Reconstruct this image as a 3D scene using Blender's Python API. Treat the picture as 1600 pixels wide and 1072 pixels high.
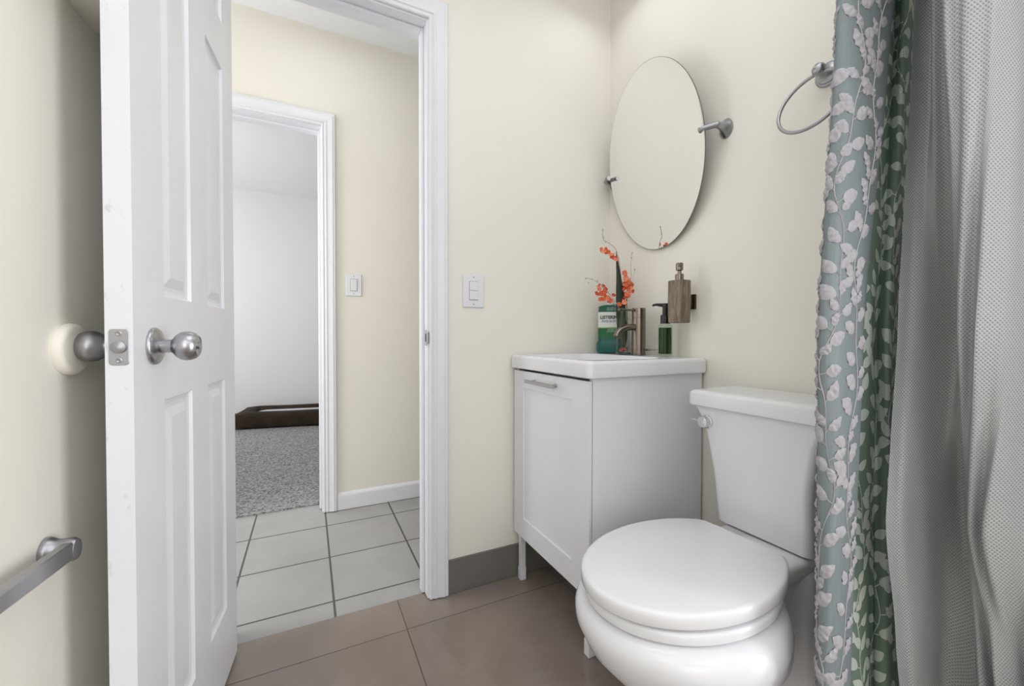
import bpy, bmesh, math, random
from mathutils import Vector, Matrix, noise
random.seed(7)
PI = math.pi
scene = bpy.context.scene
for o in list(bpy.data.objects):
    bpy.data.objects.remove(o)
C = scene.collection

# ------------------------------------------------------------------ camera
def R_(d): return math.radians(d)
CAM_H = 0.96
yaw, pitch, roll, fpx = 0.459638, -0.0161349, 0.0015675, 643.67
F = Vector((math.sin(yaw)*math.cos(pitch), math.cos(yaw)*math.cos(pitch), math.sin(pitch)))
Rv = Vector((math.cos(yaw), -math.sin(yaw), 0)); U = Rv.cross(F)
R2 = math.cos(roll)*Rv + math.sin(roll)*U
U2 = -math.sin(roll)*Rv + math.cos(roll)*U
cam_data = bpy.data.cameras.new('camera'); cam = bpy.data.objects.new('camera', cam_data); C.objects.link(cam)
M = Matrix((R2, U2, -F)).transposed().to_4x4(); M.translation = (0, 0, CAM_H)
cam.matrix_world = M
cam_data.sensor_width = 36; cam_data.sensor_fit = 'HORIZONTAL'
cam_data.lens = fpx*36/1600; cam_data.clip_start = 0.02
scene.camera = cam

# ------------------------------------------------------------------ world, exposure, lamps, added fill lights
w = bpy.data.worlds.new('world'); scene.world = w; w.use_nodes = True
w.node_tree.nodes['Background'].inputs[0].default_value = (0.9, 0.95, 1, 1)
w.node_tree.nodes['Background'].inputs[1].default_value = 0.3
vs = scene.view_settings
vs.view_transform = 'Standard'; vs.look = 'None'; vs.gamma = 1; vs.use_curve_mapping = False
vs.exposure = 0.14

def area(name, loc, target, sx, sy, power, col=(1, 1, 1), shape='RECTANGLE', spread=180):
    l = bpy.data.lights.new(name, 'AREA'); l.shape = shape; l.size = sx; l.size_y = sy
    l.energy = power; l.color = col; l.spread = R_(spread)
    o = bpy.data.objects.new(name, l); C.objects.link(o); o.location = loc
    o.rotation_euler = (Vector(target)-Vector(loc)).to_track_quat('-Z', 'Y').to_euler()
    return o
COOL = (0.925, 0.957, 1.02)
area('vanity_lamp', (0.98, 1.20, 2.38), (0.78, 0.95, 0.6), 0.09, 0.35, 0.5, COOL)
area('ceiling_fill', (0.45, 0.40, 2.46), (0.40, 0.45, 0), 1.0, 1.0, 5.4, COOL)  # added overhead fill standing in for bounced flash
area('rear_ceiling_fill', (0.9, -1.6, 2.46), (0.7, -1.2, 0), 1.5, 1.5, 14.0, COOL)  # added fill behind the camera for flat ambient light
area('right_fill', (2.85, -1.4, 1.15), (-0.40, 0.85, 0.85), 1.6, 1.9, 38.0, COOL)  # unseen fill added at the right for left wall and door face
area('rear_fill', (-0.25, -2.85, 1.15), (0.75, 0.85, 0.85), 1.5, 1.9, 19.0, COOL)  # added frontal fill, set far back to even out the falloff
area('tub_left_fill', (-0.28, -0.55, 1.70), (1.10, 0.70, 0.75), 0.8, 1.2, 4.6, COOL)  # added near fill to lift the tank, lid and mirror wall
area('tub_side_fill', (1.65, -0.65, 0.80), (-0.40, 0.85, 0.60), 0.6, 1.5, 12.5, COOL)  # added low fill for the left wall and lower door
area('hall_lamp', (0.10, 1.98, 2.57), (0.10, 1.98, 0), 0.5, 0.4, 1.3, COOL)
area('hall_fill', (-1.5, 2.0, 1.2), (0.3, 2.1, 0.9), 0.7, 2.0, 25.0, COOL)  # added fill from the hall's left end, source unseen
area('bedroom_uplight_fill', (-1.5, 3.6, 1.3), (0.0, 5.0, 2.6), 0.7, 0.7, 7.0, (1, 0.98, 0.96))  # added uplight that only brightens the bedroom ceiling
area('bedroom_daylight', (-2.4, 4.1, 1.3), (0.5, 4.7, 2.1), 1.8, 1.6, 38.0, (1, 0.985, 0.965))

# ------------------------------------------------------------------ materials
def srgb(r, g, b):
    f = lambda c: (c/255)/12.92 if c/255 <= 0.04045 else ((c/255+0.055)/1.055)**2.4
    return (f(r), f(g), f(b), 1)

class NT:
    """tiny node helper"""
    def __init__(s, name):
        s.m = bpy.data.materials.new(name); s.m.use_nodes = True
        s.t = s.m.node_tree; s.n = s.t.nodes; s.b = s.n['Principled BSDF']
        s.tc = s.n.new('ShaderNodeTexCoord')
    def new(s, typ, **kw):
        x = s.n.new(typ)
        for k, v in kw.items(): setattr(x, k, v)
        return x
    def link(s, a, b): s.t.links.new(a, b)
    def noise(s, scale, detail=3, rough=0.5, src='Object', stretch=None):
        x = s.new('ShaderNodeTexNoise'); x.inputs['Scale'].default_value = scale
        x.inputs['Detail'].default_value = detail; x.inputs['Roughness'].default_value = rough
        if stretch:
            mp = s.new('ShaderNodeMapping'); mp.inputs['Scale'].default_value = stretch
            s.link(s.tc.outputs[src], mp.inputs[0]); s.link(mp.outputs[0], x.inputs['Vector'])
        else: s.link(s.tc.outputs[src], x.inputs['Vector'])
        return x
    def ramp(s, src, stops):
        r = s.new('ShaderNodeValToRGB'); e = r.color_ramp.elements
        while len(e) < len(stops): e.new(0.5)
        for i, (p, c) in enumerate(stops): e[i].position = p; e[i].color = c
        s.link(src, r.inputs[0]); return r
    def bump(s, src, strength, dist=0.002):
        b = s.new('ShaderNodeBump'); b.inputs['Strength'].default_value = strength; b.inputs['Distance'].default_value = dist
        s.link(src, b.inputs['Height']); s.link(b.outputs[0], s.b.inputs['Normal']); return b
    def math(s, op, a, b=None):
        x = s.new('ShaderNodeMath', operation=op)
        for i, v in enumerate((a, b)):
            if v is None: continue
            if isinstance(v, (int, float)): x.inputs[i].default_value = v
            else: s.link(v, x.inputs[i])
        return x.outputs[0]

def simple(name, col, rough=0.5, metal=0.0, var=0.04, nscale=12, bump=0.0, bscale=200, **kw):
    k = NT(name); n = k.noise(nscale)
    lo = tuple(c*(1-var) for c in col[:3])+(1,); hi = tuple(min(1, c*(1+var)) for c in col[:3])+(1,)
    r = k.ramp(n.outputs['Fac'], [(0.3, lo), (0.7, hi)])
    k.link(r.outputs[0], k.b.inputs['Base Color'])
    k.b.inputs['Roughness'].default_value = rough; k.b.inputs['Metallic'].default_value = metal
    for a, v in kw.items(): k.b.inputs[a].default_value = v
    if bump:
        n2 = k.noise(bscale, 2); k.bump(n2.outputs['Fac'], bump)
    return k.m

CREAM = srgb(239, 235, 224)
M_wall = simple('cream_wall_paint', CREAM, 0.55, var=0.012, nscale=2, bump=0.06, bscale=90)
M_wallw = simple('white_wall_paint', srgb(232, 232, 234), 0.7, var=0.01, nscale=2, bump=0.05, bscale=90)
M_ceil = simple('white_ceiling_paint', srgb(236, 236, 237), 0.8, var=0.01, nscale=3, bump=0.05, bscale=120)
M_trim = simple('white_gloss_trim_paint', srgb(232, 232, 236), 0.3, var=0.012, nscale=20, bump=0.03, bscale=60)
M_dark = simple('dark_gap', srgb(40, 38, 36), 0.8)

def door_mat():
    k = NT('white_embossed_door_paint')
    n = k.noise(9, 4, 0.55, 'Object', (14, 14, 1.0)); w2 = k.noise(6, 3, 0.5, 'Object', (1, 1, 0.5))
    k.bump(n.outputs['Fac'], 0.16, 0.0015)
    r = k.ramp(w2.outputs['Fac'], [(0.3, srgb(229, 229, 232)), (0.7, srgb(235, 235, 238))])
    k.link(r.outputs[0], k.b.inputs['Base Color']); k.b.inputs['Roughness'].default_value = 0.27
    return k.m
M_door = door_mat()
def edge_mat():
    k = NT('white_door_edge_paint_with_scuffs')
    n = k.noise(45, 6, 0.7, 'Object', (1, 1, 0.45)); v = k.noise(7, 2)
    a = k.ramp(n.outputs['Fac'], [(0.60, srgb(231, 231, 234)), (0.72, srgb(196, 195, 195))])
    k.link(a.outputs[0], k.b.inputs['Base Color']); k.b.inputs['Roughness'].default_value = 0.35
    return k.m
M_edge = edge_mat()

def tile_mat(name, c1, c2, grout, x0, y0, sx, sy, gw, rough, vein=5):
    k = NT(name); sep = k.new('ShaderNodeSeparateXYZ'); k.link(k.tc.outputs['Object'], sep.inputs[0])
    def line(o, off, size):
        a = k.math('SUBTRACT', o, off); a = k.math('DIVIDE', a, size)
        fr = k.math('FRACT', k.math('ADD', a, 100.0)); d = k.math('MINIMUM', fr, k.math('SUBTRACT', 1.0, fr))
        return k.math('MULTIPLY', d, size), k.math('FLOOR', k.math('ADD', a, 100.0))
    dx, ix = line(sep.outputs[0], x0, sx); dy, iy = line(sep.outputs[1], y0, sy)
    d = k.math('MINIMUM', dx, dy)
    g = k.ramp(k.math('MULTIPLY', d, 1/(2*gw)), [(0.42, (1, 1, 1, 1)), (0.62, (0, 0, 0, 1))])
    n = k.noise(vein, 6, 0.6); n.inputs['Distortion'].default_value = 1.2
    wn = k.new('ShaderNodeTexWhiteNoise'); wn.noise_dimensions = '2D'
    cb = k.new('ShaderNodeCombineXYZ'); k.link(ix, cb.inputs[0]); k.link(iy, cb.inputs[1]); k.link(cb.outputs[0], wn.inputs['Vector'])
    f = k.math('ADD', k.math('MULTIPLY', n.outputs['Fac'], 0.85), k.math('MULTIPLY', wn.outputs['Value'], 0.15))
    r = k.ramp(f, [(0.30, c1), (0.68, c2)])
    mx = k.new('ShaderNodeMixRGB'); k.link(g.outputs[0], mx.inputs[0]); k.link(r.outputs[0], mx.inputs[1]); mx.inputs[2].default_value = grout
    k.link(mx.outputs[0], k.b.inputs['Base Color'])
    rr = k.math('ADD', k.math('MULTIPLY', g.outputs[0], 0.4), rough); k.link(rr, k.b.inputs['Roughness'])
    k.bump(k.math('SUBTRACT', 1.0, g.outputs[0]), 0.5, 0.002)
    return k.m
M_brown = tile_mat('brown_porcelain_tile', srgb(132, 120, 111), srgb(148, 136, 127), srgb(84, 76, 70), 0.286, 1.347, 0.6, 0.6, 0.0014, 0.22, 3.5)
M_white_tile = tile_mat('pale_grey_hall_tile', srgb(158, 156, 153), srgb(172, 170, 167), srgb(86, 84, 80), 0.0788, 1.6085, 0.3302, 0.3302, 0.0036, 0.33, 3)
M_base_tile = simple('grey_brown_skirting_tile', srgb(116, 112, 106), 0.4, var=0.08, nscale=9)

def carpet_mat():
    k = NT('grey_speckled_carpet'); n = k.noise(75, 4, 0.75)
    r = k.ramp(n.outputs['Fac'], [(0.36, srgb(66, 65, 64)), (0.46, srgb(140, 139, 138)), (0.60, srgb(184, 183, 182))])
    k.link(r.outputs[0], k.b.inputs['Base Color']); k.b.inputs['Roughness'].default_value = 1
    k.bump(n.outputs['Fac'], 0.9, 0.008); return k.m
M_carpet = carpet_mat()

M_ceramic = simple('white_glazed_ceramic', srgb(233, 233, 235), 0.12, var=0.005)
M_seat = simple('white_seat_plastic', srgb(235, 235, 237), 0.18, var=0.005)
M_lacq = simple('white_lacquered_board', srgb(231, 231, 234), 0.38, var=0.006)
M_plast = simple('white_switch_plastic', srgb(234, 234, 237), 0.3, var=0.006)
M_gap = simple('grey_switch_seam', srgb(158, 158, 164), 0.5)
M_nickel = simple('satin_nickel', srgb(178, 178, 181), 0.3, 1.0, var=0.05, nscale=30)
M_nickel_d = simple('dark_satin_nickel', srgb(168, 168, 172), 0.36, 1.0, var=0.05, nscale=30)
M_chrome = simple('polished_chrome', srgb(215, 216, 219), 0.08, 1.0, var=0.01)
M_bronze = simple('brushed_warm_steel', srgb(138, 128, 118), 0.27, 1.0, var=0.06, nscale=40)
M_mount = simple('dark_brushed_mount', srgb(92, 80, 66), 0.35, 1.0, var=0.1, nscale=30)
M_steel = simple('brushed_handle_steel', srgb(180, 180, 182), 0.35, 1.0, var=0.03)
M_disc = simple('cream_rubber', srgb(238, 233, 219), 0.45, var=0.01)

def mirror_mat():
    k = NT('silvered_mirror'); n = k.noise(3)
    r = k.ramp(n.outputs['Fac'], [(0.3, (0.90, 0.90, 0.89, 1)), (0.7, (0.92, 0.92, 0.91, 1))])
    k.link(r.outputs[0], k.b.inputs['Base Color']); k.b.inputs['Metallic'].default_value = 1; k.b.inputs['Roughness'].default_value = 0.015
    return k.m
M_mirror = mirror_mat()
M_glass_edge = simple('ground_mirror_edge', srgb(120, 122, 114), 0.3, 0.3, var=0.02)

def stone_mat():
    k = NT('weathered_wood_grain'); n = k.noise(22, 7, 0.65, 'Object', (3, 3, 0.6)); n.inputs['Distortion'].default_value = 0.8
    r = k.ramp(n.outputs['Fac'], [(0.28, srgb(84, 71, 58)), (0.5, srgb(126, 111, 94)), (0.72, srgb(156, 140, 122))])
    k.link(r.outputs[0], k.b.inputs['Base Color']); k.b.inputs['Roughness'].default_value = 0.6; k.bump(n.outputs['Fac'], 0.3, 0.002); return k.m
M_stone = stone_mat()

def glassy(name, col, rough=0.03, ior=1.45, trans=1.0):
    k = NT(name); n = k.noise(4)
    r = k.ramp(n.outputs['Fac'], [(0.3, col), (0.7, tuple(min(1, c*1.03) for c in col[:3])+(1,))])
    k.link(r.outputs[0], k.b.inputs['Base Color']); k.b.inputs['Roughness'].default_value = rough
    k.b.inputs['Transmission Weight'].default_value = trans; k.b.inputs['IOR'].default_value = ior
    return k.m
M_glass = glassy('clear_glass', (0.95, 0.97, 0.95, 1), 0.02, 1.2)
M_bottle = glassy('pale_green_clear_plastic', (0.72, 0.82, 0.70, 1), 0.05, 1.15)
M_liquid = simple('green_liquid_soap', srgb(32, 58, 24), 0.15, var=0.15, nscale=25)
M_teal = simple('teal_mouthwash', srgb(8, 94, 86), 0.1, var=0.08, nscale=20)
M_lab_g = simple('green_label_film', srgb(14, 88, 58), 0.3, var=0.05)
M_lab_g2 = simple('mid_green_label_film', srgb(22, 100, 50), 0.3, var=0.08)
M_lab_w = simple('white_label_film', srgb(226, 228, 222), 0.3, var=0.01)
M_lab_y = simple('yellow_green_label_stripe', srgb(170, 196, 84), 0.3, var=0.03)
M_ink = simple('black_ink', srgb(26, 28, 32), 0.5, var=0.0)
M_ink_b = simple('blue_grey_ink', srgb(124, 150, 172), 0.5, var=0.0)
M_ink_w = simple('pale_ink', srgb(196, 218, 204), 0.5, var=0.0)
M_black = simple('black_plastic', srgb(22, 22, 24), 0.3, var=0.03)
def petal_mat():
    k = NT('orange_coral_petals'); oi = k.new('ShaderNodeObjectInfo'); n = k.noise(1.3)
    f = k.math('ADD', k.math('MULTIPLY', oi.outputs['Random'], 0.75), k.math('MULTIPLY', n.outputs['Fac'], 0.25))
    r = k.ramp(f, [(0.1, srgb(206, 78, 44)), (0.55, srgb(232, 112, 74)), (0.95, srgb(240, 158, 130))])
    k.link(r.outputs[0], k.b.inputs['Base Color']); k.b.inputs['Roughness'].default_value = 0.6; return k.m
M_petal = petal_mat()
M_pollen = simple('yellow_flower_centre', srgb(236, 180, 70), 0.7)
M_leaf = simple('dark_green_leaf', srgb(26, 38, 20), 0.55, var=0.25, nscale=20)
M_stalk = simple('olive_stalk', srgb(64, 76, 48), 0.5, var=0.15)
M_twig = simple('grey_brown_twig', srgb(182, 172, 152), 0.7, var=0.1)
M_pebble = simple('coral_glass_pebbles', srgb(200, 112, 96), 0.25, var=0.25, nscale=50)
M_fur = simple('dark_brown_plush', srgb(44, 32, 19), 0.95, var=0.45, nscale=9, bump=0.5, bscale=160)
M_cush = simple('pale_blue_white_fleece', srgb(206, 212, 216), 0.95, var=0.06, nscale=20, bump=0.5, bscale=120)

def cloth_mat(name, col, trans=0.25, rough=0.7, alpha=1.0, var=0.05):
    k = NT(name); n = k.noise(220, 2, 0.5, 'Object', (1, 1, 0.12)); n2 = k.noise(4)
    lo = tuple(c*(1-var) for c in col[:3])+(1,); hi = tuple(min(1, c*(1+var)) for c in col[:3])+(1,)
    r = k.ramp(n.outputs['Fac'], [(0.3, lo), (0.7, hi)])
    k.link(r.outputs[0], k.b.inputs['Base Color']); k.b.inputs['Roughness'].default_value = rough
    k.b.inputs['Alpha'].default_value = alpha
    tr = k.new('ShaderNodeBsdfTranslucent'); k.link(r.outputs[0], tr.inputs[0])
    mx = k.new('ShaderNodeMixShader'); mx.inputs[0].default_value = trans
    k.link(k.b.outputs[0], mx.inputs[1]); k.link(tr.outputs[0], mx.inputs[2]); k.link(mx.outputs[0], k.n['Material Output'].inputs[0])
    k.bump(n.outputs['Fac'], 0.12, 0.0008)
    return k.m
M_cl_front = cloth_mat('sheer_blue_grey_curtain_face', srgb(144, 155, 158), 0.3, 0.5)
M_cl_back = cloth_mat('shaded_green_curtain_reverse', srgb(122, 142, 127), 0.2, 0.6)  # green shade of the curtain's dark side painted into the reverse colour
M_lf_front = cloth_mat('white_puckered_leaf_applique', srgb(184, 181, 186), 0.15, 0.7)
M_lf_back = cloth_mat('pale_green_leaf_reverse', srgb(208, 216, 206), 0.15, 0.7)

def liner_mat():
    k = NT('waffle_embossed_liner_plastic')
    sep = k.new('ShaderNodeSeparateXYZ'); k.link(k.tc.outputs['UV'], sep.inputs[0])
    u = k.math('COSINE', k.math('MULTIPLY', sep.outputs[0], 2*PI/0.0078)); v = k.math('COSINE', k.math('MULTIPLY', sep.outputs[1], 2*PI/0.0070))
    h = k.math('ADD', k.math('MULTIPLY', k.math('MULTIPLY', u, v), 0.5), 0.5)
    r = k.ramp(h, [(0.22, srgb(160, 164, 164)), (0.52, srgb(208, 211, 211))])
    k.link(r.outputs[0], k.b.inputs['Base Color']); k.b.inputs['Roughness'].default_value = 0.2
    k.b.inputs['Alpha'].default_value = 0.93
    tr = k.new('ShaderNodeBsdfTranslucent'); k.link(r.outputs[0], tr.inputs[0])
    mx = k.new('ShaderNodeMixShader'); mx.inputs[0].default_value = 0.25
    bp = k.bump(h, 0.55, 0.0018)
    k.link(k.b.outputs[0], mx.inputs[1]); k.link(tr.outputs[0], mx.inputs[2]); k.link(mx.outputs[0], k.n['Material Output'].inputs[0])
    return k.m
M_liner = liner_mat()

# ------------------------------------------------------------------ mesh helpers
OFF = {}
def smooth_by_angle(me, ang=40):
    bm = bmesh.new(); bm.from_mesh(me)
    for f in bm.faces: f.smooth = True
    for e in bm.edges:
        if len(e.link_faces) == 2 and e.calc_face_angle(0) > R_(ang): e.smooth = False
    bm.to_mesh(me); bm.free()
def obj(name, bm, mats, parent=None, ang=40, local=False, norm=True):
    """link a bmesh (world coordinates unless local) as one mesh object"""
    if norm: bmesh.ops.recalc_face_normals(bm, faces=bm.faces)
    off = Vector((0, 0, 0))
    if parent is not None and not local:
        off = OFF.get(parent.name, Vector((0, 0, 0)))
        bmesh.ops.translate(bm, vec=-off, verts=bm.verts)
    me = bpy.data.meshes.new(name); bm.to_mesh(me); bm.free()
    for m in (mats if isinstance(mats, (list, tuple)) else [mats]): me.materials.append(m)
    smooth_by_angle(me, ang)
    o = bpy.data.objects.new(name, me); C.objects.link(o)
    if 15 <= ang <= 50:
        wn = o.modifiers.new('weighted normals', 'WEIGHTED_NORMAL'); wn.keep_sharp = True
    if parent is not None:
        o.parent = parent; OFF[o.name] = off
    return o
def tag(o, label, cat, group=None):
    o['label'] = label; o['category'] = cat
    if group: o['group'] = group
    return o
def thing(name, label, cat, loc, rotz=0, group=None):
    o = bpy.data.objects.new(name, None); o.empty_display_size = 0.05; C.objects.link(o)
    o.location = loc; o.rotation_euler = (0, 0, rotz); OFF[o.name] = Vector(loc)
    return tag(o, label, cat, group)
def struct(name, bm, mats, parent=None, **kw):
    o = obj(name, bm, mats, parent, **kw)
    if parent is None: o['kind'] = 'structure'
    return o
def struct_root(name, loc, rotz=0):
    o = bpy.data.objects.new(name, None); o.empty_display_size = 0.05; C.objects.link(o)
    o.location = loc; o.rotation_euler = (0, 0, rotz); OFF[o.name] = Vector(loc); o['kind'] = 'structure'; return o

def B(): return bmesh.new()
def add_box(bm, lo, hi, bev=0.0, seg=2, mi=0, mat=None):
    vs_ = [bm.verts.new((x, y, z)) for x in (lo[0], hi[0]) for y in (lo[1], hi[1]) for z in (lo[2], hi[2])]
    idx = [(0, 1, 3, 2), (4, 6, 7, 5), (0, 4, 5, 1), (2, 3, 7, 6), (0, 2, 6, 4), (1, 5, 7, 3)]
    fs = [bm.faces.new([vs_[i] for i in f]) for f in idx]
    for f in fs: f.material_index = mi
    if mat is not None: bmesh.ops.transform(bm, matrix=mat, verts=vs_)
    if bev > 0:
        es = list({e for f in fs for e in f.edges})
        r = bmesh.ops.bevel(bm, geom=es, offset=bev, segments=seg, affect='EDGES', profile=0.5)
        for f in r['faces']: f.material_index = mi
    return vs_
def box(lo, hi, bev=0.0, seg=2):
    bm = B(); add_box(bm, lo, hi, bev, seg); return bm
def loft(bm, rings, cap0=True, cap1=True, closed=True, mi=0):
    vr = [[bm.verts.new(p) for p in r] for r in rings]; n = len(rings[0])
    for a, b in zip(vr, vr[1:]):
        for i in range(n if closed else n-1):
            f = bm.faces.new((a[i], a[(i+1) % n], b[(i+1) % n], b[i])); f.material_index = mi
    if cap0: bm.faces.new(list(reversed(vr[0]))).material_index = mi
    if cap1: bm.faces.new(vr[-1]).material_index = mi
    return vr
def axes_for(d):
    d = Vector(d).normalized(); a = Vector((0, 0, 1)) if abs(d.z) < 0.9 else Vector((1, 0, 0))
    x = d.cross(a).normalized(); return x, d.cross(x).normalized(), d
def add_lathe(bm, origin, axis, prof, n=32, sx=1.0, sy=1.0, mi=0):
    """prof: (radius, distance along axis)"""
    x, y, d = axes_for(axis); o = Vector(origin)
    rings = [[o + d*h + (x*math.cos(2*PI*i/n)*sx + y*math.sin(2*PI*i/n)*sy)*max(r, 1e-5) for i in range(n)] for r, h in prof]
    return loft(bm, rings, True, True, mi=mi)
def add_tube(bm, pts, rad, n=12, mi=0, caps=True):
    pts = [Vector(p) for p in pts]; rings = []; ref = None
    for i, p in enumerate(pts):
        d = (pts[min(i+1, len(pts)-1)] - pts[max(i-1, 0)]).normalized()
        if ref is None: x, y, _ = axes_for(d)
        else:
            x = (ref - d*ref.dot(d)).normalized(); y = d.cross(x)
        ref = x; r = rad[i] if isinstance(rad, (list, tuple)) else rad
        rings.append([p + (x*math.cos(2*PI*k/n) + y*math.sin(2*PI*k/n))*r for k in range(n)])
    loft(bm, rings, caps, caps, mi=mi)
def cr(pts, n=8):
    """Catmull-Rom through points"""
    P = [Vector(p) for p in pts]; out = []
    for i in range(len(P)-1):
        p0, p1, p2, p3 = P[max(i-1, 0)], P[i], P[i+1], P[min(i+2, len(P)-1)]
        for k in range(n):
            t = k/n
            out.append(0.5*((2*p1)+(p2-p0)*t+(2*p0-5*p1+4*p2-p3)*t*t+(-p0+3*p1-3*p2+p3)*t**3))
    out.append(P[-1]); return out
def rrect(cx, cy, hx, hy, r, z, n=6):
    pts = []
    for k, (sx, sy) in enumerate(((1, 1), (-1, 1), (-1, -1), (1, -1))):
        for i in range(n+1):
            a = PI/2*k + PI/2*i/n
            pts.append(Vector((cx+sx*(hx-r)+r*math.cos(a), cy+sy*(hy-r)+r*math.sin(a), z)))
    return pts
def text_bm(body, size, align='CENTER', depth=0.0002, bold=0.0):
    cu = bpy.data.curves.new('lettering', 'FONT'); cu.body = body; cu.size = size; cu.align_x = align; cu.align_y = 'CENTER'
    cu.extrude = depth; cu.offset = bold; cu.resolution_u = 3
    o = bpy.data.objects.new('lettering', cu); C.objects.link(o); bpy.context.view_layer.update()
    me = bpy.data.meshes.new_from_object(o.evaluated_get(bpy.context.evaluated_depsgraph_get()))
    bpy.data.objects.remove(o); bm = B(); bm.from_mesh(me); bpy.data.meshes.remove(me); return bm

# ------------------------------------------------------------------ room shell
YA, XB = 1.467, 1.213            # face of the wall with the doorway, face of the mirror wall
YA2 = YA + 0.113                 # hall side of that wall
YH, YH2 = 2.447, 2.575           # hall wall facing us, its bedroom side
ZC, ZH = 2.50, 2.60
OX0, OX1, OZ = -0.236, 0.385, 2.085      # bathroom doorway (clear opening)
HX0, HX1, HZ = -0.70, 0.063, 2.080       # bedroom doorway

struct('floor', box((-1.3, -3.1, -0.05), (3.1, 1.515, 0.0)), M_brown)
struct('floor_hall', box((-1.6, 1.515, -0.05), (2.0, YH2, 0.0)), M_white_tile)
struct('floor_bedroom', box((-2.6, YH2, -0.05), (1.6, 5.6, 0.008)), M_carpet)
struct('ceiling', box((-1.3, -3.1, ZC), (3.1, YA, ZC+0.1)), M_ceil)
struct('ceiling_hall', box((-1.6, YA2, ZH), (2.0, YH, ZH+0.1)), M_ceil)
struct('ceiling_bedroom', box((-2.6, YH2, ZH), (1.6, 5.6, ZH+0.1)), M_ceil)

bm = B(); J = 0.02
add_box(bm, (-1.6, YA, 0), (OX0-J, YA2, ZH)); add_box(bm, (OX1+J, YA, 0), (2.0, YA2, ZH))
add_box(bm, (OX0-J, YA, OZ+J), (OX1+J, YA2, ZH)); struct('wall_front', bm, M_wall)
struct('wall_right', box((XB, -0.06, 0), (XB+0.1, YA, ZC)), M_wall)
struct('wall_back', box((-1.3, -3.1, 0), (3.1, -3.0, ZC)), M_wall)
struct('wall_rear_front', box((XB+0.1, -0.06, 0), (3.1, 0.04, ZC)), M_wall)
struct('wall_rear_right', box((3.0, -3.0, 0), (3.1, -0.06, ZC)), M_wall)
# the left wall runs a few degrees off square; its upper part stands proud
A7 = R_(7.0); e7 = Vector((math.sin(A7), math.cos(A7), 0)); n7 = Vector((math.cos(A7), -math.sin(A7), 0)); W0 = Vector((-0.352, 0.907, 0))
def lw(s, off, z): return W0 + e7*s + n7*off + Vector((0, 0, z))
bm = B()
smax = (YA-W0.y)/e7.y
def lbox(s0, s1, o0, o1, z0, z1):
    loft(bm, [[lw(s0, o0, z), lw(s1, o0, z), lw(s1, o1, z), lw(s0, o1, z)] for z in (z0, z1)])
lbox(-4.0, smax-0.0005, -0.1, 0.0, 0, ZC); lbox(-4.0, 0.45, 0.0, 0.050, 1.505, ZC)
struct('wall_left', bm, M_wall)
bm = B(); add_box(bm, (-1.6, YH, 0), (HX0-J, YH2, ZH)); add_box(bm, (HX1+J, YH, 0), (2.0, YH2, ZH)); add_box(bm, (HX0-J, YH, HZ+J), (HX1+J, YH2, ZH))
for f in bm.faces: f.material_index = 1 if f.normal.dot(Vector((0, 1, 0))) > 0.9 else 0
bm.normal_update()
for f in bm.faces: f.material_index = 1 if abs(f.normal.y) > 0.9 and f.calc_center_median().y > YH2-0.01 else 0
struct('wall_hall', bm, [M_wall, M_wallw])
struct('wall_hall_left', box((-1.7, YA2, 0), (-1.6, YH, ZH)), M_wall)
struct('wall_hall_right', box((2.0, YA2, 0), (2.1, YH, ZH)), M_wall)
struct('wall_bedroom_back', box((-2.6, 5.5, 0), (1.6, 5.6, ZH)), M_wallw)
struct('wall_bedroom_left', box((-2.7, YH2, 0), (-2.6, 5.6, ZH)), M_wallw)
struct('wall_bedroom_right', box((1.6, YH2, 0), (1.7, 5.6, ZH)), M_wallw)

# door jambs, stops and casings
def frame(root, x0, x1, zt, y0, y1, stop_y0, stop_y1):
    bm = B()
    add_box(bm, (x0-J, y0, 0.004), (x0, y1, zt+J), 0.001); add_box(bm, (x1, y0, 0.004), (x1+J, y1, zt+J), 0.001)
    add_box(bm, (x0, y0, zt), (x1, y1, zt+J), 0.001)
    obj('jamb', bm, M_trim, root)
    bm = B()
    add_box(bm, (x0, stop_y0, 0.004), (x0+0.011, stop_y1, zt), 0.002); add_box(bm, (x1-0.011, stop_y0, 0.004), (x1, stop_y1, zt), 0.002)
    add_box(bm, (x0+0.011, stop_y0, zt-0.011), (x1-0.011, stop_y1, zt), 0.002)
    obj('stop', bm, M_trim, root)
PROF = [(0.0, 0.0), (0.0, 0.008), (0.003, 0.0105), (0.008, 0.0115), (0.011, 0.0085), (0.014, 0.0085), (0.018, 0.0125), (0.024, 0.0135),
        (0.027, 0.0115), (0.034, 0.0125), (0.042, 0.015), (0.050, 0.0175), (0.054, 0.0185), (0.056, 0.016), (0.060, 0.016), (0.064, 0.017), (0.068, 0.0145), (0.070, 0.010), (0.070, 0.0)]
def casing(root, x0, x1, zt, y, lw_=None, z0=0.004):
    """moulded casing round an opening on a wall facing -Y"""
    bm = B(); rv = 0.006
    def ring(px, pz, dx, dz, prof): return [Vector((px+dx*a, y-t, pz+dz*a)) for a, t in prof]
    R = [ring(x1+rv, z0, 1, 0, PROF), ring(x1+rv, zt+rv, 1, 1, PROF), ring(x0-rv, zt+rv, -1, 1, PROF)]
    if lw_ is None: R.append(ring(x0-rv, z0, -1, 0, PROF)); loft(bm, R)
    else:
        R[2] = ring(x0-rv, zt+rv, 0, 1, PROF); loft(bm, R)
        add_box(bm, (x0-rv-lw_, y-0.012, z0), (x0-rv, y, zt+rv+0.07), 0.002)
    return obj('casing', bm, M_trim, root, ang=25)
t1 = struct_root('trim_1', (0.075, YA, 0)); frame(t1, OX0, OX1, OZ, YA, YA2, YA+0.042, YA+0.075); casing(t1, OX0, OX1, OZ, YA-0.0005, 0.03)
bm = B(); add_box(bm, (OX1-0.0022, YA-0.001, 0.926), (OX1, YA+0.026, 0.983), 0.001)
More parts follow.
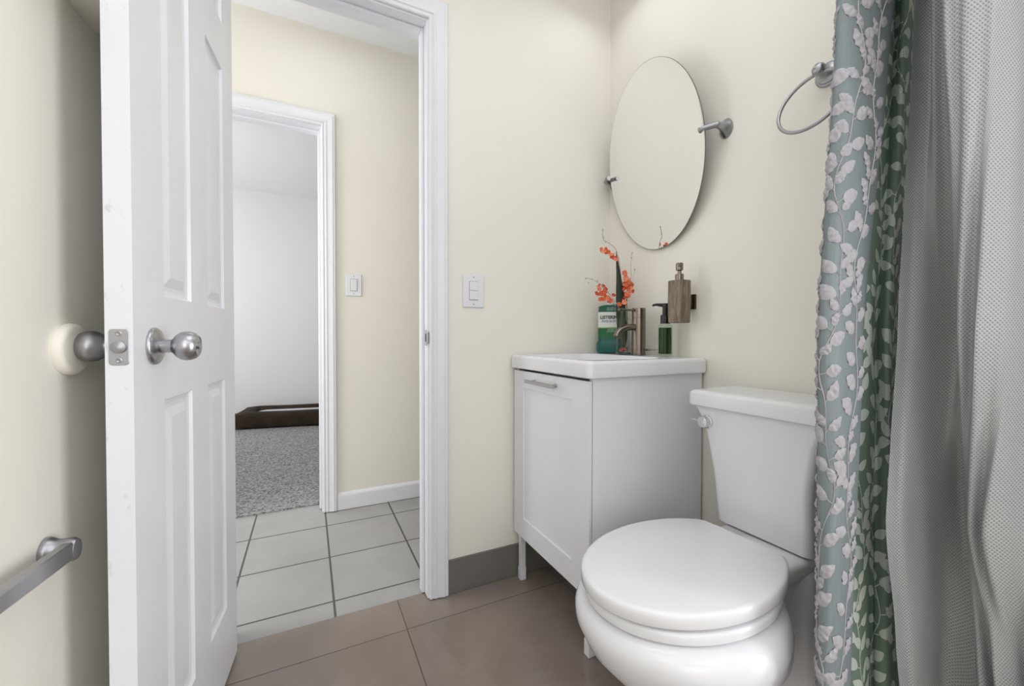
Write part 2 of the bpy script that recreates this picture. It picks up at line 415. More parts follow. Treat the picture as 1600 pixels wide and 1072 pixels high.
add_box(bm, (OX1-0.003, YA-0.008, 0.934), (OX1+0.004, YA+0.001, 0.975), 0.001)
sp = obj('strike_plate', bm, M_nickel, t1)
bm = B(); add_box(bm, (OX1-0.0028, YA+0.006, 0.940), (OX1-0.0018, YA+0.018, 0.969)); obj('latch_hole', bm, M_dark, sp)
t2 = struct_root('trim_2', (-0.3, YH, 0)); frame(t2, HX0, HX1, HZ, YH, YH2, YH+0.05, YH+0.085); casing(t2, HX0, HX1, HZ, YH-0.0005)

def baseboard(name, x0, x1, y, h, t, m, bev=0.004):
    bm = B(); pr = [(0, 0.003), (t, 0.003), (t, h-0.022), (t*0.8, h-0.012), (t*0.45, h-0.004), (0, h)]
    loft(bm, [[Vector((x, y-a, z)) for a, z in pr] for x in (x0, x1)]); return struct(name, bm, m)
baseboard('baseboard_hall', HX1+0.0765, 2.0, YH-0.0003, 0.098, 0.013, M_trim)
struct('baseboard_front', box((OX1+0.0765, YA-0.009, 0.001), (XB-0.0095, YA-0.0003, 0.128), 0.001), M_base_tile)
struct('baseboard_right', box((XB-0.009, 0.45, 0.001), (XB-0.0003, YA-0.0095, 0.128), 0.001), M_base_tile)
baseboard('baseboard_bedroom', -2.6, 1.6, 5.4997, 0.09, 0.012, M_trim)

# ------------------------------------------------------------------ the bathroom door, open against the left wall
DA = R_(4.7); DW, DT, DZ0, DZ1 = 0.62, 0.035, 0.010, 2.074
door = struct_root('door_1', (-0.1972, 1.468, 0), -DA)      # local: y from -0.62 (latch edge) to 0 (hinge edge), x from -0.035 to 0
def panel_face(bm, xs, sgn):
    """one moulded six-panel face lying in local x = xs, facing sgn"""
    ys = [-DW, -DW+0.117, -DW+0.263, -DW+0.374, -DW+0.516, 0.0]; zs = [DZ0, 0.206, 0.842, 1.033, 1.684, 1.808, 1.955, DZ1]
    rings = [(0.0, 0.0), (0.004, -0.006), (0.012, -0.008), (0.020, -0.008), (0.030, -0.0045), (0.038, -0.002)]
    grid = {}
    def V(y, z, d=0): 
        k = (round(y, 5), round(z, 5), round(d, 5))
        if k not in grid: grid[k] = bm.verts.new((xs + sgn*d, y, z))
        return grid[k]
    for i in range(5):
        for j in range(7):
            y0, y1, z0, z1 = ys[i], ys[i+1], zs[j], zs[j+1]
            if i in (1, 3) and j in (1, 3, 5):
                prev = None
                for ins, d in rings:
                    q = [V(y0+ins, z0+ins, d), V(y1-ins, z0+ins, d), V(y1-ins, z1-ins, d), V(y0+ins, z1-ins, d)]
                    if prev:
                        for k in range(4): bm.faces.new((prev[k], prev[(k+1) % 4], q[(k+1) % 4], q[k]))
                    prev = q
                bm.faces.new(prev)
            else:
                bm.faces.new((V(y0, z0), V(y1, z0), V(y1, z1), V(y0, z1)))
    return V, ys, zs
bm = B()
Va, ys, zs = panel_face(bm, 0.0, 1); Vb, _, _ = panel_face(bm, -DT, -1)
def edge_strip(pts, mi):
    for a, b in zip(pts, pts[1:]): bm.faces.new((Va(*a), Va(*b), Vb(*b), Vb(*a))).material_index = mi
edge_strip([(ys[0], z) for z in zs], 1); edge_strip([(ys[-1], z) for z in zs], 0); edge_strip([(y, zs[0]) for y in ys], 0); edge_strip([(y, zs[-1]) for y in ys], 0)
obj('door_leaf', bm, [M_door, M_edge], door, ang=12, local=True)
KY, KZ = -DW+0.073, 0.942
def knob(sgn, x0):
    bm = B(); add_lathe(bm, (x0, KY, KZ), (sgn, 0, 0), [(0.0, -0.0002), (0.0315, 0), (0.0325, 0.002), (0.0318, 0.005), (0.028, 0.008), (0.018, 0.0105), (0.013, 0.012)], 40)
    r = obj('rosette', bm, M_nickel, door, local=True)
    bm = B(); add_lathe(bm, (x0, KY, KZ), (sgn, 0, 0), [(0.0115, 0.009), (0.0115, 0.026), (0.014, 0.029), (0.0205, 0.034), (0.0250, 0.041), (0.0262, 0.047), (0.0255, 0.054), (0.0228, 0.0605), (0.0185, 0.0645), (0.0175, 0.0655), (0.0165, 0.0645), (0.0, 0.0640)], 40)
    k = obj('door_knob', bm, M_nickel if sgn > 0 else M_nickel_d, door, local=True)
    if sgn > 0:
        bm = B(); add_lathe(bm, (x0+0.064, KY, KZ), (1, 0, 0), [(0.0, 0), (0.006, 0.0), (0.006, 0.003), (0.004, 0.004), (0, 0.004)], 20); obj('lock_button', bm, M_nickel, k, local=True)
knob(1, 0.0); knob(-1, -DT)
bm = B(); pts = rrect(0, 0, 0.0125, 0.0285, 0.005, 0)
loft(bm, [[Vector((-DT/2+p.x*s, -DW-d, KZ+p.y*s)) for p in pts] for s, d in ((1.0, -0.001), (1.0, 0.0008), (0.95, 0.0014))])
lp = obj('latch_plate', bm, M_nickel, door, local=True)
bm = B(); add_lathe(bm, (-DT/2, -DW-0.001, KZ), (0, -1, 0), [(0.0098, 0), (0.0098, 0.004), (0.006, 0.0055), (0.0, 0.006)], 24); obj('latch_bolt', bm, M_nickel_d, lp, local=True)
for s in (-1, 1):
    bm = B(); add_lathe(bm, (-DT/2, -DW-0.001, KZ+s*0.021), (0, -1, 0), [(0.0045, 0), (0.0045, 0.0009), (0.003, 0.0014), (0.0012, 0.0006), (0, 0.0004)], 16); obj('screw', bm, M_nickel_d, lp, local=True)
for z in (0.25, 1.03, 1.80):
    bm = B(); add_lathe(bm, (-DT-0.003, 0.004, z-0.04), (0, 0, 1), [(0.0, 0), (0.005, 0), (0.005, 0.08), (0, 0.08)], 12); obj('hinge', bm, M_nickel, door, local=True)

# ------------------------------------------------------------------ left wall: knob bumper and towel bar
bm = B(); add_lathe(bm, lw(0.014, 0, 0.938), n7, [(0, 0), (0.0415, 0), (0.0425, 0.003), (0.0415, 0.009), (0.0385, 0.0125), (0.034, 0.0135), (0.030, 0.0130), (0, 0.0125)], 48)
tag(obj('wall_bumper', bm, M_disc), 'round cream rubber disc on the wall behind the door knob', 'door bumper')

S_END, TZ, TO = -0.042, 0.633, 0.031
tb = thing('towel_bar', 'flat satin nickel towel bar on the left wall beside the open door', 'towel rail', tuple(lw(S_END, 0, TZ)))
bm = B(); prs = [(-0.006, -0.0135), (0.0045, -0.0135), (0.007, -0.011), (0.007, 0.0105), (0.0045, 0.0135), (-0.006, 0.0135)]
loft(bm, [[lw(s, TO+a, TZ+b) for a, b in prs] for s in (S_END-0.004, -0.66)]); obj('bar', bm, M_nickel, tb, ang=25)
for s, sg in ((S_END, 1), (-0.66, -1)):
    bm = B(); x, y, d = e7, Vector((0, 0, 1)), n7
    prof = [(0.0003, 0.0175, 0.0225), (0.005, 0.0180, 0.0230), (0.0085, 0.0165, 0.0215), (0.014, 0.0135, 0.0185), (0.020, 0.0125, 0.0175), (0.027, 0.0130, 0.0180), (0.034, 0.0128, 0.0178), (0.0385, 0.0105, 0.0155), (0.040, 0.006, 0.010)]
    loft(bm, [[lw(s-sg*0.002, 0, TZ) + d*h + x*rx*math.cos(2*PI*i/32) + y*ry*math.sin(2*PI*i/32) for i in range(32)] for h, rx, ry in prof]); obj('post', bm, M_nickel_d, tb)

# ------------------------------------------------------------------ light switches (walls face -Y)
def switch(x, y, z, W, H, label, double):
    t = thing('light_switch', label, 'light switch', (x, y, z-H/2), group=None)
    bm = B(); add_box(bm, (x-W/2, y-0.006, z-H/2), (x+W/2, y-0.0003, z+H/2), 0.0035, 3); obj('plate', bm, M_plast, t, ang=50)
    if double:
        bm = B(); add_box(bm, (x-0.0185, y-0.0072, z-0.0355), (x+0.0185, y-0.0055, z+0.0355), 0.0008); obj('bezel', bm, M_gap, t)
        for dz in (-0.0172, 0.0172):
            bm = B(); add_box(bm, (x-0.0172, y-0.0105, z+dz-0.0166), (x+0.0172, y-0.007, z+dz+0.0166), 0.0012); obj('rocker', bm, M_plast, t)
    else:
        bm = B(); add_box(bm, (x-0.0185, y-0.0068, z-0.0345), (x+0.0185, y-0.0055, z+0.0345), 0.0006); obj('bezel', bm, M_gap, t)
        bm = B(); a = R_(4); mt = Matrix.Translation((x, y-0.0078, z)) @ Matrix.Rotation(a, 4, 'X')
        add_box(bm, (-0.0160, -0.0022, -0.032), (0.0160, 0.0022, 0.032), 0.001, mat=mt); obj('rocker', bm, M_plast, t)
    for s in (-1, 1):
        bm = B(); add_lathe(bm, (x, y-0.0057, z+s*H*0.40), (0, -1, 0), [(0.0032, 0), (0.0032, 0.0008), (0.002, 0.0012), (0, 0.0010)], 12); obj('screw', bm, M_steel, t)
switch(0.2285, YH, 1.243, 0.083, 0.122, 'white rocker light switch on the hall wall, seen through the doorway', False)
switch(0.5615, YA, 1.132, 0.085, 0.126, 'white double rocker switch on the bathroom wall beside the door casing', True)

# ------------------------------------------------------------------ dog bed in the bedroom
db = thing('dog_bed', 'brown plush bolster dog bed on grey carpet in the far bedroom', 'dog bed', (0.1, 5.15, 0.008))
a10 = -R_(10.3); ex = Vector((math.cos(a10), math.sin(a10), 0)); ey = Vector((-math.sin(a10), math.cos(a10), 0)); dbo = Vector((-0.70, 4.95, 0.008))
def dbp(u, v, z): return dbo + ex*u + ey*v + Vector((0, 0, z))
def bolster(p, q, h=0.165, wd=0.15, seed=0):
    bm = B(); d = (q-p); L = d.length; d.normalize(); side = d.cross(Vector((0, 0, 1))); rings = []
    for i in range(17):
        t = i/16; f = min(1.0, 0.86+0.14*math.sin(PI*min(1, min(t, 1-t)*6)/2)); f *= 1+0.02*math.sin(9*t+seed)
        rings.append([p+d*L*t + side*(wd/2*f*math.copysign(abs(math.cos(a))**0.55, math.cos(a))) + Vector((0, 0, max(0, h/2*(1+f*math.copysign(abs(math.sin(a))**0.6, math.sin(a)))))) for a in [2*PI*k/24 for k in range(24)]])
    loft(bm, rings); return bm
LX, LY = 1.0, 0.55
obj('base', (lambda b: (loft(b, [[dbp(*c, z) for c in ((0.06, 0.06), (LX-0.06, 0.06), (LX-0.06, LY-0.06), (0.06, LY-0.06))] for z in (0.002, 0.06)]), b)[1])(B()), M_fur, db)
for i, (p, q) in enumerate(((dbp(0, 0.07, 0), dbp(LX, 0.07, 0)), (dbp(0, LY-0.07, 0), dbp(LX, LY-0.07, 0)), (dbp(0.07, 0.0, 0), dbp(0.07, LY, 0)), (dbp(LX-0.07, 0, 0), dbp(LX-0.07, LY, 0)))):
    obj('bolster', bolster(p, q, 0.165-0.002*i, 0.15, i), M_fur, db, ang=80)
bm = B(); rings = []
for s, z in ((1.0, 0.06), (1.0, 0.105), (0.97, 0.125), (0.9, 0.133), (0.5, 0.137)):
    rings.append([dbp(LX/2+p.x*s, LY/2+p.y*s, z+0.004*math.sin(40*p.x)) for p in rrect(0, 0, LX/2-0.13, LY/2-0.13, 0.05, 0, 8)])
loft(bm, rings); obj('cushion', bm, M_cush, db, ang=80)

# ------------------------------------------------------------------ vanity cabinet
VX, VY0, VY1, VZ0, VZ1 = 0.730, 0.968, 1.454, 0.187, 0.836
vc = thing('vanity_cabinet', 'white vanity cabinet on slim legs in the corner beside the toilet', 'cabinet', ((VX+XB)/2, (VY0+VY1)/2, 0))
bm = B(); th = 0.016
add_box(bm, (VX+0.0125, VY0, VZ0), (XB-0.012, VY0+th, VZ1), 0.0008); add_box(bm, (VX+0.0125, VY1-th, VZ0), (XB-0.012, VY1, VZ1), 0.0008)
add_box(bm, (VX+0.0125, VY0+th, VZ0), (XB-0.012, VY1-th, VZ0+th)); add_box(bm, (XB-0.018, VY0+th, VZ0+th), (XB-0.012, VY1-th, VZ1)); add_box(bm, (VX+0.10, VY0+th, VZ1-0.06), (VX+0.115, VY1-th, VZ1))
obj('body', bm, M_lacq, vc)
bm = B(); dy0, dy1, dz0, dz1 = VY0+0.0005, VY1-0.0015, VZ0+0.002, VZ1-0.0075; fy, fz0, fz1 = 0.075, 0.076, 0.064
g = {}
def DV(y, z, x):
    k = (round(y, 5), round(z, 5), round(x, 5))
    if k not in g: g[k] = bm.verts.new((x, y, z))
    return g[k]
yy = [dy0, dy0+fy+0.012, dy1-fy, dy1]; zz = [dz0, dz0+fz0, dz1-fz1, dz1]
for i in range(3):
    for j in range(3):
        a, b, c, d = yy[i], yy[i+1], zz[j], zz[j+1]
        if i == j == 1:
            q0 = [DV(a, c, VX), DV(b, c, VX), DV(b, d, VX), DV(a, d, VX)]
            for ins, dx in ((0.0015, 0.005), ):
                q1 = [DV(a+ins, c+ins, VX+dx), DV(b-ins, c+ins, VX+dx), DV(b-ins, d-ins, VX+dx), DV(a+ins, d-ins, VX+dx)]
                for k in range(4): bm.faces.new((q0[k], q0[(k+1) % 4], q1[(k+1) % 4], q1[k]))
                bm.faces.new(q1)
        else: bm.faces.new((DV(a, c, VX), DV(b, c, VX), DV(b, d, VX), DV(a, d, VX)))
loop = [(y, dz0) for y in yy] + [(dy1, z) for z in zz[1:]] + [(y, dz1) for y in reversed(yy[:-1])] + [(dy0, z) for z in reversed(zz[1:-1])]
bk = [DV(y, z, VX+0.0095) for y, z in loop]; ft = [DV(y, z, VX) for y, z in loop]
for k in range(len(loop)): bm.faces.new((ft[k], ft[(k+1) % len(loop)], bk[(k+1) % len(loop)], bk[k]))
bm.faces.new(bk)
vd = obj('door', bm, M_lacq, vc, ang=20)
bm = B(); hz = 0.798; add_box(bm, (VX-0.032, 1.122, hz-0.006), (VX-0.022, 1.312, hz+0.006), 0.0015)
hd = obj('handle', bm, M_steel, vd)
for y in (1.148, 1.286):
    bm = B(); add_lathe(bm, (VX, y, hz), (-1, 0, 0), [(0.0065, 0.0), (0.0065, 0.003), (0.0045, 0.005), (0.0045, 0.024)], 16); obj('handle_post', bm, M_steel, hd)
for x in (VX+0.014, XB-0.05):
    for y in (VY0+0.016, VY1-0.034):
        bm = B(); add_box(bm, (x, y, 0.045), (x+0.021, y+0.021, VZ0), 0.0015); add_box(bm, (x-0.002, y-0.002, 0.0005), (x+0.023, y+0.023, 0.050), 0.003)
        lg = obj('leg', bm, M_lacq, vc)

# washbasin top
bm = B(); cx, cy, hx, hy = (0.716+XB-0.002)/2, (0.951+1.464)/2, (XB-0.002-0.716)/2, (1.464-0.951)/2; ZT = 0.889
R = []
for ins, z in ((0.012, VZ1+0.0005), (0.002, VZ1+0.003), (0.0, VZ1+0.008), (0.0, ZT-0.012), (0.002, ZT-0.006), (0.006, ZT-0.002), (0.012, ZT), (0.030, ZT-0.0012)):
    R.append(rrect(cx, cy, hx-ins, hy-ins, max(0.018-ins*0.3, 0.006), z, 6))
bx = cx-0.045
for f, z in ((1.0, ZT-0.0012), (0.985, ZT-0.006), (0.955, ZT-0.014), (0.90, ZT-0.030), (0.78, ZT-0.042), (0.45, ZT-0.047), (0.12, ZT-0.049)):
    R.append(rrect(bx, cy, (hx-0.085)*f, (hy-0.05)*f, 0.075*f, z, 6))
loft(bm, R)
tag(obj('washbasin', bm, M_ceramic, ang=50), 'white ceramic washbasin top with rounded edges lying on the vanity cabinet', 'sink')

# faucet
fa = thing('faucet', 'tall brushed warm steel single lever faucet at the back of the washbasin', 'faucet', (1.145, 1.21, ZT))
bm = B(); add_lathe(bm, (1.145, 1.21, ZT), (0, 0, 1), [(0, 0.0), (0.0275, 0.0), (0.0275, 0.003), (0.0255, 0.004), (0.0255, 0.139), (0.0245, 0.141), (0.0245, 0.143)], 40); obj('body', bm, M_bronze, fa)
bm = B(); add_lathe(bm, (1.145, 1.21, ZT), (0, 0, 1), [(0.0245, 0.1425), (0.0257, 0.1435), (0.0257, 0.178), (0.0245, 0.1805), (0, 0.181)], 40); 
lv = obj('lever_cap', bm, M_bronze, fa)
bm = B(); add_box(bm, (1.045, 1.2035, ZT+0.168), (1.132, 1.2165, ZT+0.176), 0.0025); obj('lever', bm, M_bronze, lv)
bm = B(); sp_ = cr([(1.130, 1.21, ZT+0.108), (1.095, 1.21, ZT+0.106), (1.062, 1.21, ZT+0.097), (1.043, 1.21, ZT+0.083), (1.036, 1.21, ZT+0.070)], 6); add_tube(bm, sp_, 0.0125, 20); 
so = obj('spout', bm, M_bronze, fa, ang=60)
bm = B(); add_lathe(bm, (1.0362, 1.21, ZT+0.0705), (-0.43, 0, -0.9), [(0.0095, 0.0), (0.0095, 0.0015), (0, 0.0012)], 20); obj('aerator', bm, M_black, so)
bm = B(); add_tube(bm, [(1.160, 1.186, ZT+0.020), (1.162, 1.172, ZT+0.0205), (1.165, 1.150, ZT+0.0215), (1.170, 1.118, ZT+0.023)], [0.0042, 0.0035, 0.0018, 0.0016], 10); obj('drain_rod', bm, M_bronze, fa)

# green pump bottle
pbx, pby = 1.150, 1.083
pb = thing('pump_bottle', 'small clear bottle of green soap with a black pump on the washbasin', 'soap bottle', (pbx, pby, ZT))
bm = B(); R = []
for r, z in ((0.020, 0.0), (0.0235, 0.001), (0.0248, 0.006), (0.0248, 0.100), (0.0240, 0.108), (0.020, 0.115), (0.013, 0.118), (0.0118, 0.124)):
    R.append([Vector((pbx+r*math.cos(2*PI*k/36), pby+r*math.sin(2*PI*k/36), ZT+z)) for k in range(36)])
loft(bm, R); obj('bottle', bm, M_bottle, pb)
bm = B(); add_lathe(bm, (pbx, pby, ZT), (0, 0, 1), [(0, 0.009), (0.017, 0.009), (0.0192, 0.012), (0.0192, 0.099), (0.0185, 0.103), (0, 0.103)], 32); obj('liquid', bm, M_liquid, pb)
pd = Vector((-0.87, 0.49, 0)); pp = Vector((pbx, pby, ZT))
bm = B(); add_lathe(bm, pp, (0, 0, 1), [(0, 0.117), (0.0165, 0.117), (0.0165, 0.119), (0.0165, 0.145), (0.0150, 0.148), (0.0098, 0.150), (0.0095, 0.176), (0.0112, 0.178), (0.0112, 0.187), (0.009, 0.190), (0, 0.1905)], 28)
pu = obj('pump', bm, M_black, pb)
bm = B(); add_tube(bm, [pp+Vector((0, 0, 0.183)), pp+pd*0.014+Vector((0, 0, 0.184)), pp+pd*0.032+Vector((0, 0, 0.186)), pp+pd*0.041+Vector((0, 0, 0.1845)), pp+pd*0.045+Vector((0, 0, 0.1815))], [0.008, 0.0065, 0.0045, 0.0042, 0.0038], 14); obj('nozzle', bm, M_black, pu)

# wall-mounted dispenser
sd = thing('soap_dispenser', 'square grey brown wall soap dispenser with steel pump above the green bottle', 'soap dispenser', (1.144, 1.016, 1.007))
bm = B(); R = []
for h, z in ((0.0235, 1.007), (0.0255, 1.009), (0.0265, 1.04), (0.0270, 1.08), (0.0268, 1.12), (0.0264, 1.150), (0.0245, 1.153)):
    R.append(rrect(1.144, 1.016, h, h, 0.003, z, 3))
loft(bm, R); obj('container', bm, M_stone, sd, ang=50)
bm = B(); add_lathe(bm, (1.144, 1.016, 1.152), (0, 0, 1), [(0, 0), (0.0140, 0), (0.0140, 0.021), (0.0130, 0.0225), (0.0065, 0.0225), (0.0065, 0.033), (0.0075, 0.034), (0.0118, 0.036), (0.0120, 0.038), (0.0120, 0.058), (0.0105, 0.0605), (0, 0.061)], 28)
pu = obj('pump', bm, M_bronze, sd)
bm = B(); add_tube(bm, [(1.140, 1.0125, 1.204), (1.130, 1.0035, 1.204), (1.1255, 0.9995, 1.202)], [0.005, 0.0045, 0.004], 12); obj('nozzle', bm, M_bronze, pu)
bm = B(); add_box(bm, (XB-0.009, 1.002, 1.056), (XB-0.0003, 1.043, 1.108), 0.002); add_box(bm, (1.169, 1.009, 1.061), (XB-0.009, 1.038, 1.104), 0.002); obj('wall_mount', bm, M_mount, sd)

# ------------------------------------------------------------------ mouthwash bottle
mc = Vector((1.142, 1.372, ZT)); fn = Vector((-0.72, -0.69, 0)).normalized(); fr = Vector((-fn.y, fn.x, 0)); fr = Vector((0.69, -0.72, 0)).normalized()
mw = thing('mouthwash_bottle', 'teal green mouthwash bottle with white label behind the flower vase', 'mouthwash bottle', tuple(mc))
def mring(hw, hd, r, z): return [mc + fr*p.x + fn*p.y + Vector((0, 0, z)) for p in rrect(0, 0, hw, hd, r, 0, 6)]
bm = B(); prof = [(0.046, 0.020, 0.0), (0.053, 0.026, 0.002), (0.0575, 0.030, 0.010), (0.0580, 0.030, 0.034), (0.056, 0.029, 0.046), (0.0505, 0.025, 0.054), (0.0505, 0.025, 0.170), (0.049, 0.024, 0.190), (0.045, 0.021, 0.1985), (0.030, 0.015, 0.203), (0.018, 0.014, 0.204)]
loft(bm, [mring(a, b, min(a, b)*0.8, z) for a, b, z in prof]); obj('bottle', bm, M_teal, mw, ang=60)
bm = B(); add_lathe(bm, mc+Vector((0, 0, 0.203)), (0, 0, 1), [(0, 0), (0.0165, 0), (0.0168, 0.003), (0.0160, 0.022), (0.0145, 0.024), (0, 0.0245)], 28); obj('cap', bm, M_lab_w, mw)
def band(name, z0, z1, m, g=0.0009, hw=0.0505, hd=0.025):
    bm = B(); loft(bm, [mring(hw+g, hd+g, (hd+g)*0.8, z) for z in (z0, z1)]); return obj(name, bm, m, mw, ang=60)
lb_w = band('label', 0.110, 0.173, M_lab_w, 0.0009); lb_w['label'] = 'white front label'
lb_g = band('lower_label', 0.062, 0.106, M_lab_g2, 0.0008); band('label_stripe', 0.106, 0.110, M_lab_y, 0.001)
lb_t = band('neck_label', 0.173, 0.1965, M_lab_g, 0.0004, 0.0492, 0.0242)
def letter(body, size, m, x, z, par, bold=0.0, sx=1.0, out=0.0268):
    bm = text_bm(body, size, bold=bold)
    rot = Matrix((fr, Vector((0, 0, 1)), fn)).transposed().to_4x4()
    bmesh.ops.scale(bm, vec=(sx, 1, 1), verts=bm.verts)
    bmesh.ops.transform(bm, matrix=Matrix.Translation(mc + fn*out + fr*x + Vector((0, 0, z))) @ rot, verts=bm.verts)
    o = obj('lettering', bm, m, par, norm=False); return o
letter('LISTERINE', 0.0185, M_ink, 0.001, 0.150, lb_w, 0.0006, 0.98)
letter('FRESHBURST', 0.0125, M_ink_b, 0.001, 0.134, lb_w, 0.0002, 0.98)
for k, z in enumerate((0.190, 0.185, 0.180)): letter('ANTISEPTIC', 0.0055, M_ink_w, 0.006, z, lb_t, 0.0, 1.3, 0.0252)
for k, z in enumerate((0.1015, 0.096, 0.091)): letter('ANTISEPTIC', 0.0055, M_ink_w, 0.010-0.002*k, z, lb_g, 0.0, 1.3, 0.0264)

# ------------------------------------------------------------------ glass vase and the flowers standing in it
vx, vy = 1.121, 1.268
va = thing('glass_vase', 'small clear glass vase with coral pebbles behind the faucet spout', 'vase', (vx, vy, ZT))
bm = B(); add_lathe(bm, (vx, vy, ZT), (0, 0, 1), [(0, 0.0), (0.029, 0.0), (0.0305, 0.002), (0.0308, 0.140), (0.0300, 0.1408), (0.0285, 0.140), (0.0285, 0.008), (0, 0.007)], 40); obj('glass', bm, M_glass, va)
rp = random.Random(3)
for k in range(14):
    bm = B(); a = rp.uniform(0, 2*PI); r = rp.uniform(0, 0.0195)
    bmesh.ops.create_icosphere(bm, subdivisions=2, radius=rp.uniform(0.0055, 0.0075), matrix=Matrix.Translation((vx+r*math.cos(a), vy+r*math.sin(a), ZT+0.0155+0.010*(k % 3)/2)) @ Matrix.Diagonal((1, 1.1, 0.7, 1)))
    obj('pebble', bm, M_pebble, va, ang=80)
fo = thing('artificial_orchid', 'orange blossom sprays with one long dark leaf standing in the glass vase', 'flower', (vx, vy, ZT+0.025))
base = Vector((vx, vy, ZT)); Hr = Vector((0.896, -0.4436, 0)); Hf = Vector((0.4436, 0.896, 0))
def fp(a, h, d=0.0): return base + Hr*a + Hf*d + Vector((0, 0, h))
# long blade leaf
bm = B(); rows = []
for i in range(25):
    t = i/24; h = 0.05+0.355*t; wd = 0.0172*(1-t**2.6)**0.9*(0.80+0.35*math.sin(PI*min(1, t*1.3)))+0.0004
    cxl = -0.006-0.012*t-0.015*t**2.5; rows.append([fp(cxl+wd*s, h, -0.004-0.006*t+0.004*abs(s)) for s in (-1, -0.5, 0, 0.5, 1)])
vr = [[bm.verts.new(p) for p in r] for r in rows]; 
vb = [[bm.verts.new(p+Hf*0.0012) for p in r] for r in rows]
for a, b in zip(vr, vr[1:]):
    for i in range(4): bm.faces.new((a[i], a[i+1], b[i+1], b[i]))
for a, b in zip(vb, vb[1:]):
    for i in range(4): bm.faces.new((a[i+1], a[i], b[i], b[i+1]))
for i in range(24):
    bm.faces.new((vr[i][0], vr[i+1][0], vb[i+1][0], vb[i][0])); bm.faces.new((vr[i][4], vb[i][4], vb[i+1][4], vr[i+1][4]))
obj('leaf', bm, M_leaf, fo, ang=60)
bm = B(); add_tube(bm, [fp(-0.004, 0.028, 0), fp(-0.006, 0.08, 0), fp(-0.008, 0.12, 0), fp(-0.004, 0.185, 0)], [0.008, 0.0115, 0.0125, 0.009], 16); obj('stem_bundle', bm, M_stalk, fo)
def stem(pts, r, m=M_stalk): 
    bm = B(); add_tube(bm, cr([fp(*p) for p in pts], 5), r, 8); return obj('stem', bm, m, fo, ang=80)
stem([(0.004, 0.03, 0), (0.012, 0.06, 0.004), (0.012, 0.10, 0.0), (0.006, 0.15, 0)], 0.0028); stem([(-0.006, 0.03, 0.004), (0.008, 0.07, 0.0), (0.014, 0.12, 0), (0.012, 0.24, 0.0), (0.022, 0.30, 0)], 0.0016)
stem([(-0.004, 0.15, 0), (-0.03, 0.20, -0.01), (-0.06, 0.24, -0.01), (-0.095, 0.275, -0.01), (-0.125, 0.295, -0.01), (-0.152, 0.300, -0.01)], 0.0012, M_twig)
stem([(-0.004, 0.20, 0.0), (-0.014, 0.33, 0.0), (-0.030, 0.41, 0), (-0.060, 0.44, 0), (-0.082, 0.455, 0), (-0.085, 0.49, 0)], 0.0014, M_twig)
stem([(0.012, 0.22, 0), (0.028, 0.30, 0), (0.027, 0.355, 0), (0.032, 0.40, 0.0)], 0.0009, M_twig)
stem([(0.02, 0.25, 0), (0.038, 0.31, 0), (0.042, 0.335, 0)], 0.0008, M_twig)
def blossom_mesh():
    bm = B()
    for k in range(5):
        a = 2*PI*k/5; d = Vector((math.cos(a), math.sin(a), 0)); s = Vector((-math.sin(a), math.cos(a), 0)); rows = []
        for t, wv, z in ((0.05, 0.10, 0.0), (0.35, 0.42, 0.12), (0.7, 0.50, 0.24), (0.95, 0.28, 0.22), (1.02, 0.05, 0.18)):
            rows.append([d*t + s*wv*q + Vector((0, 0, z-0.15*abs(q)+0.0)) for q in (-1, -0.5, 0, 0.5, 1)])
        for dz in (0, -0.03):
            vv = [[bm.verts.new(p+Vector((0, 0, dz))) for p in r] for r in rows]
            for a1, b1 in zip(vv, vv[1:]):
                for i in range(4): bm.faces.new((a1[i], a1[i+1], b1[i+1], b1[i]))
    nb = len(bm.faces)
    bmesh.ops.create_icosphere(bm, subdivisions=1, radius=0.16, matrix=Matrix.Translation((0, 0, 0.1)))
    bm.faces.ensure_lookup_table()
    for f in bm.faces[nb:]: f.material_index = 1
    return bm
bl0 = obj('blossom', blossom_mesh(), [M_petal, M_pollen], fo, ang=80); rb = random.Random(11)
spots = [(-0.079, 0.427), (-0.073, 0.421), (-0.066, 0.418), (-0.082, 0.419), (-0.054, 0.411), (-0.046, 0.405), (-0.038, 0.402), (-0.030, 0.396), (-0.025, 0.388), (-0.036, 0.410),
         (-0.100, 0.277), (-0.093, 0.268), (-0.085, 0.275), (-0.078, 0.262), (-0.071, 0.268), (-0.067, 0.258), (-0.088, 0.255), (-0.078, 0.235), (-0.084, 0.228), (-0.070, 0.230), (-0.056, 0.232), (-0.048, 0.228), (-0.042, 0.238), (-0.038, 0.224),
         (0.012, 0.325), (0.018, 0.316), (0.012, 0.305), (0.020, 0.297), (0.015, 0.288), (0.024, 0.280), (0.014, 0.276), (0.030, 0.285), (0.022, 0.266), (0.029, 0.262), (0.015, 0.258), (0.024, 0.252), (0.031, 0.272), (0.018, 0.246), (0.010, 0.314), (0.026, 0.302), (0.033, 0.263), (0.009, 0.266), (0.034, 0.290), (0.025, 0.242), (0.016, 0.334), (0.021, 0.308), (0.028, 0.294), (0.013, 0.296), (0.036, 0.278), (0.020, 0.274), (0.029, 0.254), (0.012, 0.250), (0.022, 0.240), (0.008, 0.240), (0.010, 0.222), (-0.052, 0.240), (-0.060, 0.224), (-0.064, 0.246), (-0.095, 0.258), (-0.074, 0.280), (-0.090, 0.285), (-0.058, 0.417), (-0.034, 0.393), (-0.070, 0.428),
         (0.006, 0.232), (0.015, 0.226), (0.000, 0.222), (0.012, 0.215), (0.020, 0.232), (0.004, 0.208), (-0.008, 0.214)]
